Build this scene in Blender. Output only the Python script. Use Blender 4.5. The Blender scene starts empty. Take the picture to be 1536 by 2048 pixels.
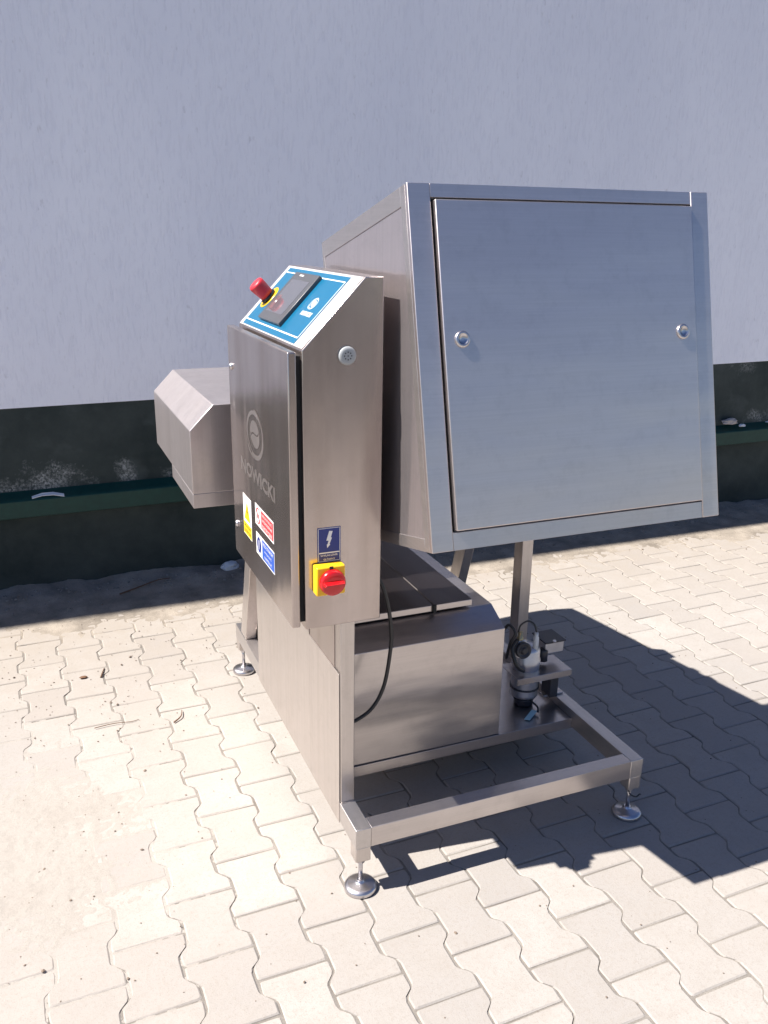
import bpy, bmesh, math, random
from mathutils import Vector, Matrix, noise
random.seed(7)
C = bpy.context.scene.collection
R = math.radians

# ------------------------------------------------------------------ camera, sky, sun, exposure
pitch, yaw, roll, F = 0.3130835, -0.3939218, 0.0142455, 1760.3
cy_, sy_ = math.cos(yaw), math.sin(yaw)
fwd = Vector((-sy_*math.cos(pitch), cy_*math.cos(pitch), -math.sin(pitch)))
rgt = Vector((cy_, sy_, 0)); upv = rgt.cross(fwd)
r2 = rgt*math.cos(roll) + upv*math.sin(roll); u2 = -rgt*math.sin(roll) + upv*math.cos(roll)
cd = bpy.data.cameras.new('camera'); cam = bpy.data.objects.new('camera', cd); C.objects.link(cam)
M = Matrix.Identity(4)
for i in range(3):
    M[i][0], M[i][1], M[i][2] = r2[i], u2[i], -fwd[i]
M[0][3], M[1][3], M[2][3] = 0, 0, 1.56
cam.matrix_world = M
cd.sensor_fit = 'HORIZONTAL'; cd.sensor_width = 36; cd.lens = F/1536*36
cd.clip_start = 0.05; cd.clip_end = 2000
bpy.context.scene.camera = cam

SUN = Vector((-0.755, 0.09, 1.0)).normalized()      # towards the sun
w = bpy.data.worlds.new('World'); bpy.context.scene.world = w; w.use_nodes = True
wn = w.node_tree.nodes; wl = w.node_tree.links
bg = wn['Background']; sky = wn.new('ShaderNodeTexSky'); sky.sky_type = 'NISHITA'
sky.sun_disc = False; sky.sun_elevation = math.asin(SUN.z); sky.sun_rotation = math.atan2(SUN.x, SUN.y)
sky.altitude = 200; sky.air_density = 1.0; sky.dust_density = 0.25; sky.ozone_density = 2.5
hs = wn.new('ShaderNodeHueSaturation'); hs.inputs['Saturation'].default_value = 1.12; hs.inputs['Hue'].default_value = .512
wl.new(sky.outputs[0], hs.inputs['Color']); wl.new(hs.outputs[0], bg.inputs[0]); bg.inputs[1].default_value = 0.05
ld = bpy.data.lights.new('sun', 'SUN'); ld.energy = 5.0; ld.angle = R(0.53); ld.color = (1.0, 0.94, 0.875)
lo = bpy.data.objects.new('sun', ld); C.objects.link(lo); lo.location = (-5, 1, 8)
lo.rotation_euler = SUN.to_track_quat('Z', 'Y').to_euler()
vs = bpy.context.scene.view_settings
vs.view_transform = 'Standard'; vs.look = 'None'; vs.gamma = 1; vs.use_curve_mapping = False; vs.exposure = 1.22

# ------------------------------------------------------------------ materials
def newmat(name):
    m = bpy.data.materials.new(name); m.use_nodes = True
    nt = m.node_tree; p = nt.nodes['Principled BSDF']
    return m, nt, p
def N(nt, t, **k):
    n = nt.nodes.new(t)
    for a, v in k.items():
        if a.startswith('i_'): n.inputs[a[2:]].default_value = v
        else: setattr(n, a, v)
    return n
def pos(nt, scale=(1, 1, 1)):
    g = N(nt, 'ShaderNodeNewGeometry'); mp = N(nt, 'ShaderNodeMapping'); mp.inputs['Scale'].default_value = scale
    nt.links.new(g.outputs['Position'], mp.inputs['Vector']); return mp.outputs['Vector']
def noi(nt, vec, scale, detail=4, rough=.55):
    n = N(nt, 'ShaderNodeTexNoise'); n.inputs['Scale'].default_value = scale; n.inputs['Detail'].default_value = detail
    n.inputs['Roughness'].default_value = rough; nt.links.new(vec, n.inputs['Vector']); return n.outputs['Fac']
def ramp(nt, fac, stops):
    r = N(nt, 'ShaderNodeValToRGB'); el = r.color_ramp.elements
    while len(el) < len(stops): el.new(.5)
    for e, (p, c) in zip(el, stops):
        e.position = p; e.color = (c[0], c[1], c[2], 1) if not isinstance(c, (int, float)) else (c, c, c, 1)
    nt.links.new(fac, r.inputs[0]); return r.outputs[0]
def mixc(nt, fac, a, b, mode='MIX'):
    m = N(nt, 'ShaderNodeMix', data_type='RGBA', blend_type=mode)
    for s, v in ((0, fac), (6, a), (7, b)):
        if hasattr(v, 'is_linked') or hasattr(v, 'links'): nt.links.new(v, m.inputs[s])
        else: m.inputs[s].default_value = v if isinstance(v, (int, float)) else (v[0], v[1], v[2], 1)
    return m.outputs[2]
def bump(nt, h, strength, dist, prev=None):
    b = N(nt, 'ShaderNodeBump'); b.inputs['Strength'].default_value = strength; b.inputs['Distance'].default_value = dist
    nt.links.new(h, b.inputs['Height'])
    if prev: nt.links.new(prev, b.inputs['Normal'])
    return b.outputs['Normal']

def steel(name, grain='z', rough=.26, rough2=.5, col=(.60, .575, .55), smear=0.5, mixf=.5, bumpd=.00012, warp=.006, st=1.0):
    """brushed stainless: a tight lobe and a wide lobe, grain streaks along one axis"""
    m, nt, p = newmat(name)
    sc = {'z': (260, 260, 5), 'x': (5, 260, 260), 'y': (260, 5, 260)}[grain]
    g = noi(nt, pos(nt, sc), 1.0, 3)
    blot = noi(nt, pos(nt, {'z': (9, 9, 1.5), 'x': (1.5, 9, 9), 'y': (9, 1.5, 9)}[grain]), 1.0, 3, .5)
    c1 = mixc(nt, g, tuple(.90*c for c in col), tuple(1.06*c for c in col))
    fing = noi(nt, pos(nt, (26, 26, 26)), 1.0, 6, .75)
    streak = noi(nt, pos(nt, {'z': (45, 45, 1.2), 'x': (1.2, 45, 45), 'y': (45, 1.2, 45)}[grain]), 1.0, 4, .6)
    c1 = mixc(nt, ramp(nt, fing, [(.5, 0), (.72, .30)]), c1, tuple(.72*q_ for q_ in col))
    c1 = mixc(nt, ramp(nt, streak, [(.45, 0), (.75, .28*st)]), c1, tuple(.70*q_ for q_ in col))
    c2 = mixc(nt, ramp(nt, blot, [(.2, 0), (.8, 1)]), tuple(1-.10*smear*k for k in (1, 1.15, 1.3)), (1, 1, 1))
    c = mixc(nt, 1.0, c1, c2, 'MULTIPLY')
    p.inputs['Metallic'].default_value = 1; nt.links.new(c, p.inputs['Base Color']); p.inputs['Roughness'].default_value = rough
    nb = bump(nt, noi(nt, pos(nt, {'z': (7, 7, 2.2), 'x': (2.2, 7, 7), 'y': (7, 2.2, 7)}[grain]), 1.0, 2, .45), 1.0, warp, bump(nt, g, .12, bumpd)); nt.links.new(nb, p.inputs['Normal'])
    q = nt.nodes.new('ShaderNodeBsdfPrincipled'); q.inputs['Metallic'].default_value = 1; q.inputs['Roughness'].default_value = rough2
    nt.links.new(c, q.inputs['Base Color']); nt.links.new(nb, q.inputs['Normal'])
    mx = N(nt, 'ShaderNodeMixShader'); mx.inputs[0].default_value = mixf
    nt.links.new(p.outputs[0], mx.inputs[1]); nt.links.new(q.outputs[0], mx.inputs[2])
    nt.links.new(mx.outputs[0], nt.nodes['Material Output'].inputs[0])
    return m
def plain(name, col, rough=.5, metal=0, spec=.5, var=.08, bmp=0, coat=0):
    m, nt, p = newmat(name)
    n = noi(nt, pos(nt, (40, 40, 40)), 1.0, 4)
    c = mixc(nt, n, tuple(max(0, v*(1-var)) for v in col), tuple(min(1, v*(1+var)) for v in col))
    nt.links.new(c, p.inputs['Base Color']); p.inputs['Roughness'].default_value = rough; p.inputs['Metallic'].default_value = metal
    p.inputs['Specular IOR Level'].default_value = spec; p.inputs['Coat Weight'].default_value = coat
    if bmp: nt.links.new(bump(nt, noi(nt, pos(nt, (300, 300, 300)), 1.0, 3), .3, bmp), p.inputs['Normal'])
    return m

S_V = steel('brushed_steel_vertical', 'z', .24, .60, col=(.63, .58, .55))
S_CAB = steel('brushed_steel_cabinet', 'z', .20, .60, col=(.59, .53, .515), smear=3.0, mixf=.22)
S_H = steel('brushed_steel_horizontal', 'x', .24, .55, col=(.57, .53, .52), mixf=.3)
S_Y = steel('brushed_steel_lengthwise', 'y', .26, .55, col=(.60, .57, .56))
S_BOX = steel('satin_steel_front', 'x', .30, .5, col=(.65, .60, .595), smear=.3, warp=.0035, st=.3)
S_SIDE = steel('polished_steel_side', 'z', .10, .64, col=(.58, .54, .55), mixf=.42)
S_BLAST = steel('blasted_steel', 'x', .42, .66, col=(.78, .75, .74), smear=.3, bumpd=.0003)
S_COWL = steel('satin_steel_cowl', 'z', .30, .66, col=(.54, .50, .50), smear=.8, mixf=.5)
S_FOOT = steel('turned_steel', 'z', .18, .4, col=(.60, .58, .60), smear=.2)
S_MARK = steel('etched_steel', 'z', .30, .62, col=(.60, .545, .525), smear=.1, mixf=.36)
DARKGAP = plain('dark_gap_fill', (.012, .012, .013), .7)  # near-black for open gaps, their shade put into the colour
RUB = plain('black_cable_rubber', (.02, .02, .022), .42)
BLK = plain('black_plastic', (.02, .02, .024), .3)
GREYP = plain('grey_bezel_plastic', (.07, .072, .08), .32)
WHITE = plain('white_print', (.78, .78, .76), .4, var=.03)
BLUE = plain('cyan_blue_foil', (.006, .11, .215), .28, var=.04)
NAVY = plain('navy_foil', (.02, .035, .20), .35, var=.05)
SBLUE = plain('sign_blue_print', (.03, .09, .42), .4, var=.05)
SRED = plain('sign_red_print', (.70, .05, .06), .4, var=.05)
YEL = plain('yellow_print', (.80, .55, .02), .4, var=.04)
YELP = plain('yellow_plastic', (.85, .50, .01), .3, var=.03)
REDP = plain('red_plastic', (.55, .008, .012), .22, var=.04, coat=.3)
REDCAP = plain('matt_red_plastic', (.60, .03, .045), .42, var=.04)
LCD = plain('screen_glass', (.10, .10, .115), .12, var=.03, coat=.6)
PINK = plain('screen_smudge', (.14, .095, .105), .2, var=.2)
CAST = plain('cast_aluminium', (.52, .52, .56), .42, metal=.9, var=.2, bmp=.0008)
DCAST = plain('dark_painted_iron', (.03, .03, .038), .4, var=.3, bmp=.0006)
TAG = plain('pale_blue_tag', (.38, .60, .66), .5)
LIDM = steel('lid_shade_steel', 'y', .3, .5, col=(.10, .085, .09))  # steel darkened in colour for the hood's shade and reflection on the lid
TWIG = plain('dry_twig', (.10, .05, .025), .8, var=.3)
SCRAP = plain('pale_plastic_scrap', (.55, .58, .62), .4, var=.15)
LEAFM = plain('dry_leaf', (.12, .06, .03), .8, var=.4)

def mat_paver():
    m, nt, p = newmat('concrete_paver')
    oi = N(nt, 'ShaderNodeObjectInfo'); at = N(nt, 'ShaderNodeAttribute', attribute_name='tone')
    ad = N(nt, 'ShaderNodeMath', operation='ADD'); nt.links.new(oi.outputs['Random'], ad.inputs[0]); nt.links.new(at.outputs['Fac'], ad.inputs[1])
    fr = N(nt, 'ShaderNodeMath', operation='FRACT'); nt.links.new(ad.outputs[0], fr.inputs[0])
    v = pos(nt)
    big = noi(nt, v, 1.1, 5, .6); mid = noi(nt, v, 14, 5, .65); fine = noi(nt, v, 330, 3, .7); vf = noi(nt, v, 90, 4, .7)
    base = ramp(nt, fr.outputs[0], [(0, (.285, .268, .252)), (.5, (.335, .317, .296)), (.8, (.365, .343, .318)), (1, (.27, .25, .236))])
    c = mixc(nt, ramp(nt, big, [(.35, 0), (.65, 1)]), base, (.325, .298, .27))
    c = mixc(nt, ramp(nt, mid, [(.42, 0), (.75, .55)]), c, (.285, .262, .236))
    c = mixc(nt, ramp(nt, vf, [(.50, 0), (.70, .5)]), c, (.27, .24, .21))
    c = mixc(nt, ramp(nt, fine, [(.56, 0), (.72, .6)]), c, (.19, .17, .15))
    # soiling towards the wall, darker joints edge sand
    g = N(nt, 'ShaderNodeNewGeometry'); sx = N(nt, 'ShaderNodeSeparateXYZ'); nt.links.new(g.outputs['Position'], sx.inputs[0])
    mr = N(nt, 'ShaderNodeMapRange'); nt.links.new(sx.outputs[1], mr.inputs[0]); mr.inputs[1].default_value = 2.6; mr.inputs[2].default_value = 3.75
    mu = N(nt, 'ShaderNodeMath', operation='MULTIPLY'); nt.links.new(mr.outputs[0], mu.inputs[0]); nt.links.new(ramp(nt, mid, [(.25, .45), (.6, 1)]), mu.inputs[1])
    c = mixc(nt, mu.outputs[0], c, (.29, .255, .215))
    nt.links.new(c, p.inputs['Base Color']); p.inputs['Roughness'].default_value = .88; p.inputs['Specular IOR Level'].default_value = .25
    nt.links.new(bump(nt, fine, .35, .0012, bump(nt, vf, .4, .0018)), p.inputs['Normal'])
    return m
PAV = mat_paver()
def mat_sand(name, a, b, rect=None):
    m, nt, p = newmat(name); v = pos(nt)
    f1 = noi(nt, v, 500, 3, .8); f2 = noi(nt, v, 7, 5, .6); f3 = noi(nt, v, 60, 4, .7)
    c = mixc(nt, ramp(nt, f2, [(.3, 0), (.7, 1)]), a, b)
    c = mixc(nt, ramp(nt, f1, [(.45, 0), (.8, .6)]), c, tuple(.45*x for x in a))
    c = mixc(nt, ramp(nt, f3, [(.5, 0), (.8, .4)]), c, tuple(.7*x for x in b))
    if rect:
        g = N(nt, 'ShaderNodeNewGeometry'); ln = N(nt, 'ShaderNodeVectorMath', operation='LENGTH')
        nt.links.new(g.outputs['Position'], ln.inputs[0])
        mr = N(nt, 'ShaderNodeMapRange'); nt.links.new(ln.outputs['Value'], mr.inputs[0]); mr.inputs[1].default_value = 5; mr.inputs[2].default_value = 9
        c = mixc(nt, mr.outputs[0], c, rect)
    nt.links.new(c, p.inputs['Base Color']); p.inputs['Roughness'].default_value = .95; p.inputs['Specular IOR Level'].default_value = .15
    nt.links.new(bump(nt, f1, .5, .002, bump(nt, f3, .5, .004)), p.inputs['Normal'])
    return m
JOINT = mat_sand('jointing_sand', (.135, .122, .107), (.29, .268, .24), (.345, .325, .30))
SANDM = mat_sand('loose_sand', (.345, .322, .292), (.315, .29, .26))
DIRTM = mat_sand('dirty_sand', (.17, .148, .122), (.37, .325, .27))
STONE = plain('small_stones', (.17, .13, .10), .85, var=.6)

def mat_plaster():
    m, nt, p = newmat('rough_plaster'); 
    grain = noi(nt, pos(nt, (210, 210, 120)), 1.0, 4, .7)
    worm = noi(nt, pos(nt, (95, 95, 16)), 1.0, 3, .6)
    st = noi(nt, pos(nt, (2.2, 2.2, .9)), 1.0, 5, .6); pit = noi(nt, pos(nt, (60, 60, 26)), 1.0, 2, .5)
    c = mixc(nt, ramp(nt, st, [(.3, 0), (.7, 1)]), (.80, .82, .90), (.87, .885, .95))
    c = mixc(nt, ramp(nt, worm, [(.36, .18), (.5, 0)]), c, (.64, .65, .74))
    c = mixc(nt, ramp(nt, pit, [(.22, .30), (.33, 0)]), c, (.48, .48, .52))
    nt.links.new(c, p.inputs['Base Color']); p.inputs['Roughness'].default_value = .9; p.inputs['Specular IOR Level'].default_value = .2
    nt.links.new(bump(nt, grain, .45, .002, bump(nt, ramp(nt, worm, [(.32, 0), (.52, 1)]), .45, .003)), p.inputs['Normal'])
    return m
PLAST = mat_plaster()
def mat_plinth():
    m, nt, p = newmat('dark_painted_plinth'); v = pos(nt)
    a = noi(nt, v, 3.5, 6, .65); b = noi(nt, v, 45, 5, .75); d = noi(nt, pos(nt, (160, 160, 160)), 1, 3, .7)
    c = mixc(nt, ramp(nt, a, [(.35, 0), (.7, 1)]), (.020, .030, .030), (.048, .060, .058))
    # efflorescence: pale salty bloom just above the ledge, in irregular patches
    g = N(nt, 'ShaderNodeNewGeometry'); sx = N(nt, 'ShaderNodeSeparateXYZ'); nt.links.new(g.outputs['Position'], sx.inputs[0])
    mr = N(nt, 'ShaderNodeMapRange'); nt.links.new(sx.outputs[2], mr.inputs[0])
    mr.inputs[1].default_value = .47; mr.inputs[2].default_value = .66; mr.inputs[3].default_value = 1; mr.inputs[4].default_value = 0
    lo_ = N(nt, 'ShaderNodeMapRange'); nt.links.new(sx.outputs[2], lo_.inputs[0]); lo_.inputs[1].default_value = .43; lo_.inputs[2].default_value = .45
    wob = noi(nt, pos(nt, (14, 14, 14)), 1.0, 4, .7); patch = None
    for (cx, cz, rx, rz, amp) in ((.06, .47, .16, .10, 1.0), (-.14, .46, .14, .05, .9), (.385, .50, .045, .075, .95), (.74, .55, .13, .10, .75), (.60, .49, .08, .03, .5), (1.5, .5, .3, .06, .6), (2.6, .5, .25, .1, .7), (3.95, .54, .10, .05, .6), (3.8, .84, .10, .05, .35), (-1.2, .5, .5, .1, .8), (5.4, .55, .5, .1, .8)):
        vd = N(nt, 'ShaderNodeVectorMath', operation='SUBTRACT'); nt.links.new(g.outputs['Position'], vd.inputs[0]); vd.inputs[1].default_value = (cx, 0, cz)
        vm = N(nt, 'ShaderNodeVectorMath', operation='MULTIPLY'); nt.links.new(vd.outputs[0], vm.inputs[0]); vm.inputs[1].default_value = (1/rx, 0, 1/rz)
        vl = N(nt, 'ShaderNodeVectorMath', operation='LENGTH'); nt.links.new(vm.outputs[0], vl.inputs[0])
        av = N(nt, 'ShaderNodeMath', operation='MULTIPLY_ADD'); nt.links.new(wob, av.inputs[0]); av.inputs[1].default_value = 3.2; nt.links.new(vl.outputs['Value'], av.inputs[2])
        q1 = N(nt, 'ShaderNodeMapRange'); nt.links.new(av.outputs[0], q1.inputs[0]); q1.inputs[1].default_value = 1.3; q1.inputs[2].default_value = 2.7; q1.inputs[3].default_value = amp; q1.inputs[4].default_value = 0
        if patch is None: patch = q1.outputs[0]
        else:
            mxm = N(nt, 'ShaderNodeMath', operation='MAXIMUM'); nt.links.new(patch, mxm.inputs[0]); nt.links.new(q1.outputs[0], mxm.inputs[1]); patch = mxm.outputs[0]
    m1 = N(nt, 'ShaderNodeMath', operation='MULTIPLY'); m1.inputs[0].default_value = 1.15; nt.links.new(patch, m1.inputs[1])
    m2 = N(nt, 'ShaderNodeMath', operation='MULTIPLY'); nt.links.new(m1.outputs[0], m2.inputs[0]); nt.links.new(ramp(nt, noi(nt, pos(nt, (85, 85, 85)), 1, 5, .8), [(.45, .10), (.58, 1)]), m2.inputs[1])
    m3 = N(nt, 'ShaderNodeMath', operation='MULTIPLY'); nt.links.new(m2.outputs[0], m3.inputs[0]); nt.links.new(lo_.outputs[0], m3.inputs[1])
    c = mixc(nt, m3.outputs[0], c, (.40, .42, .42))
    haze = ramp(nt, noi(nt, pos(nt, (4, 4, 5)), 1, 4, .6), [(.55, 0), (.75, .35)])
    m4 = N(nt, 'ShaderNodeMath', operation='MULTIPLY'); nt.links.new(haze, m4.inputs[0]); nt.links.new(lo_.outputs[0], m4.inputs[1])
    c = mixc(nt, m4.outputs[0], c, (.12, .135, .14))
    nt.links.new(c, p.inputs['Base Color']); p.inputs['Roughness'].default_value = .75; p.inputs['Specular IOR Level'].default_value = .25
    nt.links.new(bump(nt, d, .5, .003, bump(nt, b, .4, .004)), p.inputs['Normal'])
    return m
PLIN = mat_plinth()
GREEN = plain('dark_green_sheet', (.004, .040, .033), .45, spec=.3, var=.3)

# ------------------------------------------------------------------ mesh helpers
class MB:
    def __init__(s): s.bm = bmesh.new(); s.mats = []
    def mi(s, m):
        if m not in s.mats: s.mats.append(m)
        return s.mats.index(m)
    def poly_prism(s, bottom, top, mat, bevel=0, seg=2, smooth=False):
        n = len(bottom); vs_ = [s.bm.verts.new(p) for p in bottom] + [s.bm.verts.new(p) for p in top]
        fs = [s.bm.faces.new(vs_[:n][::-1]), s.bm.faces.new(vs_[n:])]
        for i in range(n): fs.append(s.bm.faces.new((vs_[i], vs_[(i+1) % n], vs_[n+(i+1) % n], vs_[n+i])))
        k = s.mi(mat)
        for f in fs: f.material_index = k; f.smooth = smooth
        if bevel:
            es = list({e for f in fs for e in f.edges})
            r = bmesh.ops.bevel(s.bm, geom=es, offset=bevel, segments=seg, profile=.5, affect='EDGES', clamp_overlap=True)
            for f in r['faces']: f.material_index = k; f.smooth = True
        return s
    def box(s, x0, x1, y0, y1, z0, z1, mat, bevel=0, seg=2, T=None):
        T = T or (lambda x, y, z: (x, y, z))
        b = [T(x0, y0, z0), T(x1, y0, z0), T(x1, y1, z0), T(x0, y1, z0)]; t = [T(x0, y0, z1), T(x1, y0, z1), T(x1, y1, z1), T(x0, y1, z1)]
        return s.poly_prism(b, t, mat, bevel, seg)
    def lathe(s, c, axis, prof, mat, n=32, smooth=True, ref=None):
        """prof: list of (radius, height along the axis)"""
        c = Vector(c); a = Vector(axis).normalized(); e = (ref or Vector((0, 0, 1)) if abs(a.z) < .9 else Vector((1, 0, 0)))
        u = a.cross(e).normalized(); v = a.cross(u); k = s.mi(mat); rings = []
        for r, h in prof:
            rings.append([s.bm.verts.new(c + a*h + (u*math.cos(t)+v*math.sin(t))*max(r, 1e-5)) for t in (2*math.pi*i/n for i in range(n))])
        for q in range(len(rings)-1):
            for i in range(n):
                f = s.bm.faces.new((rings[q][i], rings[q][(i+1) % n], rings[q+1][(i+1) % n], rings[q+1][i])); f.material_index = k; f.smooth = smooth
        for rr in (rings[0], rings[-1]):
            f = s.bm.faces.new(rr); f.material_index = k
        return s
    def tube(s, pts, r, mat, n=10, sub=8):
        P = [Vector(p) for p in pts]; Q = []
        for i in range(len(P)-1):
            p0, p1, p2, p3 = P[max(i-1, 0)], P[i], P[i+1], P[min(i+2, len(P)-1)]
            for j in range(sub):
                t = j/sub
                Q.append(.5*((2*p1)+(-p0+p2)*t+(2*p0-5*p1+4*p2-p3)*t*t+(-p0+3*p1-3*p2+p3)*t**3))
        Q.append(P[-1]); k = s.mi(mat); rings = []; u = None
        for i, q in enumerate(Q):
            d = (Q[min(i+1, len(Q)-1)]-Q[max(i-1, 0)]).normalized()
            if u is None: u = d.cross(Vector((.3, .5, .8))).normalized()
            u = (u - d*u.dot(d)).normalized(); v = d.cross(u)
            rad = r(i/(len(Q)-1)) if callable(r) else r
            rings.append([s.bm.verts.new(q+(u*math.cos(a)+v*math.sin(a))*rad) for a in (2*math.pi*j/n for j in range(n))])
        for q in range(len(rings)-1):
            for i in range(n):
                f = s.bm.faces.new((rings[q][i], rings[q][(i+1) % n], rings[q+1][(i+1) % n], rings[q+1][i])); f.material_index = k; f.smooth = True
        for rr in (rings[0], rings[-1]): s.bm.faces.new(rr).material_index = k
        return s
    def flat(s, pts, mat, th, nrm):
        """a thin solid print lying on a surface: outline points, thickness along nrm"""
        nrm = Vector(nrm); a = [Vector(p) for p in pts]
        return s.poly_prism(a, [p+nrm*th for p in a], mat)
    def build(s, name, parent=None, stuff=False):
        bmesh.ops.recalc_face_normals(s.bm, faces=s.bm.faces)
        me = bpy.data.meshes.new(name); s.bm.to_mesh(me); s.bm.free()
        for m in s.mats: me.materials.append(m)
        return place(name, me, parent, stuff)
def place(name, me, parent=None, stuff=False):
    xs = [v.co for v in me.vertices]
    c = Vector([(min(v[i] for v in xs)+max(v[i] for v in xs))/2 for i in range(3)])
    me.transform(Matrix.Translation(-c))
    o = bpy.data.objects.new(name, me); C.objects.link(o)
    o.location = c - wloc(parent)
    o.parent = parent
    if stuff: o['kind'] = 'stuff'
    return o
def wloc(o):
    v = Vector((0, 0, 0))
    while o is not None: v += o.location; o = o.parent
    return v
def thing(name, label, cat, loc, group=None):
    o = bpy.data.objects.new(name, None); C.objects.link(o); o.location = loc; o['label'] = label; o['category'] = cat
    o.empty_display_size = .1
    if group: o['group'] = group
    return o
def tag(o, label, cat, group=None):
    o['label'] = label; o['category'] = cat
    if group: o['group'] = group
    return o
def text_mesh(body, origin, ex, ey, width, height, th=.0003, bold=0.0, mat=WHITE, name='lettering', parent=None, align='CENTER', mb=None):
    """lettering as thin real geometry: ex/ey unit vectors in the surface"""
    cu = bpy.data.curves.new('t', 'FONT'); cu.body = body; cu.size = 1; cu.offset = bold; cu.resolution_u = 2
    to = bpy.data.objects.new('t', cu); C.objects.link(to)
    dg = bpy.context.evaluated_depsgraph_get(); me = bpy.data.meshes.new_from_object(to.evaluated_get(dg))
    bpy.data.objects.remove(to); bpy.data.curves.remove(cu)
    xs = [v.co.x for v in me.vertices]; ys = [v.co.y for v in me.vertices]
    x0, x1, y0, y1 = min(xs), max(xs), min(ys), max(ys); ex = Vector(ex); ey = Vector(ey); nz = ex.cross(ey); o = Vector(origin)
    me2 = []
    for v in me.vertices:
        me2.append(o + ex*((v.co.x-(x0+x1)/2)/(x1-x0)*width) + ey*((v.co.y-(y0+y1)/2)/(y1-y0)*height) + nz*th)
    own = mb is None; mb = mb or MB(); k = mb.mi(mat)
    vv = [mb.bm.verts.new(p) for p in me2]
    for p in me.polygons:
        try: f = mb.bm.faces.new([vv[i] for i in p.vertices]); f.material_index = k
        except ValueError: pass
    bpy.data.meshes.remove(me)
    if own: return mb.build(name, parent)

# ------------------------------------------------------------------ ground and paving
gm = bmesh.new()
vs4 = [gm.verts.new(p) for p in ((-300, -300, -.0026), (300, -300, -.0026), (300, 300, -.0026), (-300, 300, -.0026))]
gm.faces.new(vs4); gme = bpy.data.meshes.new('ground'); gm.to_mesh(gme); gm.free(); gme.materials.append(JOINT)
ground = bpy.data.objects.new('ground', gme); C.objects.link(ground); ground['kind'] = 'structure'

ASPH = mat_sand('old_asphalt', (.060, .056, .055), (.085, .078, .074))
def sheet(name, x0, x1, y0, y1, z, mat):
    m = bpy.data.meshes.new(name); m.from_pydata([(x0, y0, z), (x1, y0, z), (x1, y1, z), (x0, y1, z)], [], [(0, 1, 2, 3)]); m.materials.append(mat)
    o = bpy.data.objects.new(name, m); C.objects.link(o); o['kind'] = 'structure'; return o
sheet('road', -300, 300, -300, -3.4, .002, ASPH)
PX, PY = .1408, .2000
def paver_outline(rng):
    a, t, hw, hn = .036, .028, .0825-.0022, .0583-.0022      # end length, chamfer, half widths (less the joint)
    L = .1-.0022
    half = [(hw-.006, -L), (hw-.0012, -L+.0015), (hw, -L+.007), (hw, -L+a-.006), (hw-.003, -L+a+.003), (hn+.0045, -L+a+t*.72), (hn+.0008, -L+a+t*.98), (hn, -L+a+t+.006), (hn, L-a-t-.006), (hn+.0008, L-a-t*.98), (hn+.0045, L-a-t*.72), (hw-.003, L-a-.003), (hw, L-a+.006), (hw, L-.007), (hw-.0012, L-.0015), (hw-.006, L)]
    pts = half + [(-x, -y) for x, y in half]
    return [(x+rng.uniform(-.0011, .0011), y+rng.uniform(-.0009, .0009)) for x, y in pts]
def paver_geo(seed):
    rng = random.Random(seed); o = paver_outline(rng); n = len(o); ch = .0035
    vs_, fs = [], []
    for (x, y) in o: vs_.append((x, y, -.05))
    for (x, y) in o: vs_.append((x, y, -.0024+rng.uniform(-.0005, .0005)))
    for (x, y) in o:
        k = 1-ch/max(abs(x), .03); k2 = 1-ch/max(abs(y), .03)
        vs_.append((x*k, y*k2, rng.uniform(-.0003, .0002)))
    for r_ in (0, 1):
        for i in range(n): fs.append((r_*n+i, r_*n+(i+1) % n, (r_+1)*n+(i+1) % n, (r_+1)*n+i))
    fs.append(tuple(range(2*n, 3*n)))
    return vs_, fs
variants = [paver_geo(s) for s in range(5)]
vmesh = []
for k, (v_, f_) in enumerate(variants):
    me = bpy.data.meshes.new('paver'); me.from_pydata(v_, [], f_); me.materials.append(PAV); vmesh.append(me)
GR = R(1.2); gc, gs = math.cos(GR), math.sin(GR); G0 = Vector((.1345, 1.582))
slots = []
for i in range(-22, 50):
    for j in range(-16, 16):
        lx, ly = i*PX, j*PY + (PY/2 if i % 2 else 0)
        x, y = G0.x+lx*gc-ly*gs, G0.y+lx*gs+ly*gc
        if y < 3.98 - .0214*x - .10 and y > -1.4:
            d = Vector((x, y, -1.56)); z = d.dot(fwd)
            px = d.dot(r2)/z*F if z > .2 else 1e9; py = -d.dot(u2)/z*F if z > .2 else 1e9
            vis = abs(px) < 850 and abs(py) < 1110
            slots.append((0 if vis else 1, d.length, x, y))
slots.sort()
single = [s for s in slots if s[0] == 0][:300]; rest = [s for s in slots if s not in set(single)]
rng = random.Random(3)
for (_, _, x, y) in single:
    o = bpy.data.objects.new('paver', vmesh[rng.randrange(5)]); C.objects.link(o); o.parent = ground
    o.location = (x, y, rng.uniform(-.0008, .0007)); o.rotation_euler = (rng.uniform(-.004, .004), rng.uniform(-.005, .005), GR+rng.choice((0, math.pi))+rng.uniform(-.005, .005))
V, Fc, tone = [], [], []
for (_, _, x, y) in rest:
    v_, f_ = variants[rng.randrange(5)]; b0 = len(V); a = GR+rng.uniform(-.005, .005); ca, sa = math.cos(a), math.sin(a); dz = rng.uniform(-.0012, .001)
    tx, ty = rng.uniform(-.004, .004), rng.uniform(-.005, .005)
    V += [(x+p[0]*ca-p[1]*sa, y+p[0]*sa+p[1]*ca, p[2]+dz+(tx*p[0]+ty*p[1])) for p in v_]
    Fc += [tuple(b0+i for i in f) for f in f_]; t = rng.random(); tone += [t]*len(f_)
me = bpy.data.meshes.new('paver_field'); me.from_pydata(V, [], Fc); me.materials.append(PAV)
at = me.attributes.new('tone', 'FLOAT', 'FACE'); at.data.foreach_set('value', tone)
pf = bpy.data.objects.new('paver_field', me); C.objects.link(pf); pf.parent = ground; pf['kind'] = 'stuff'

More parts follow.
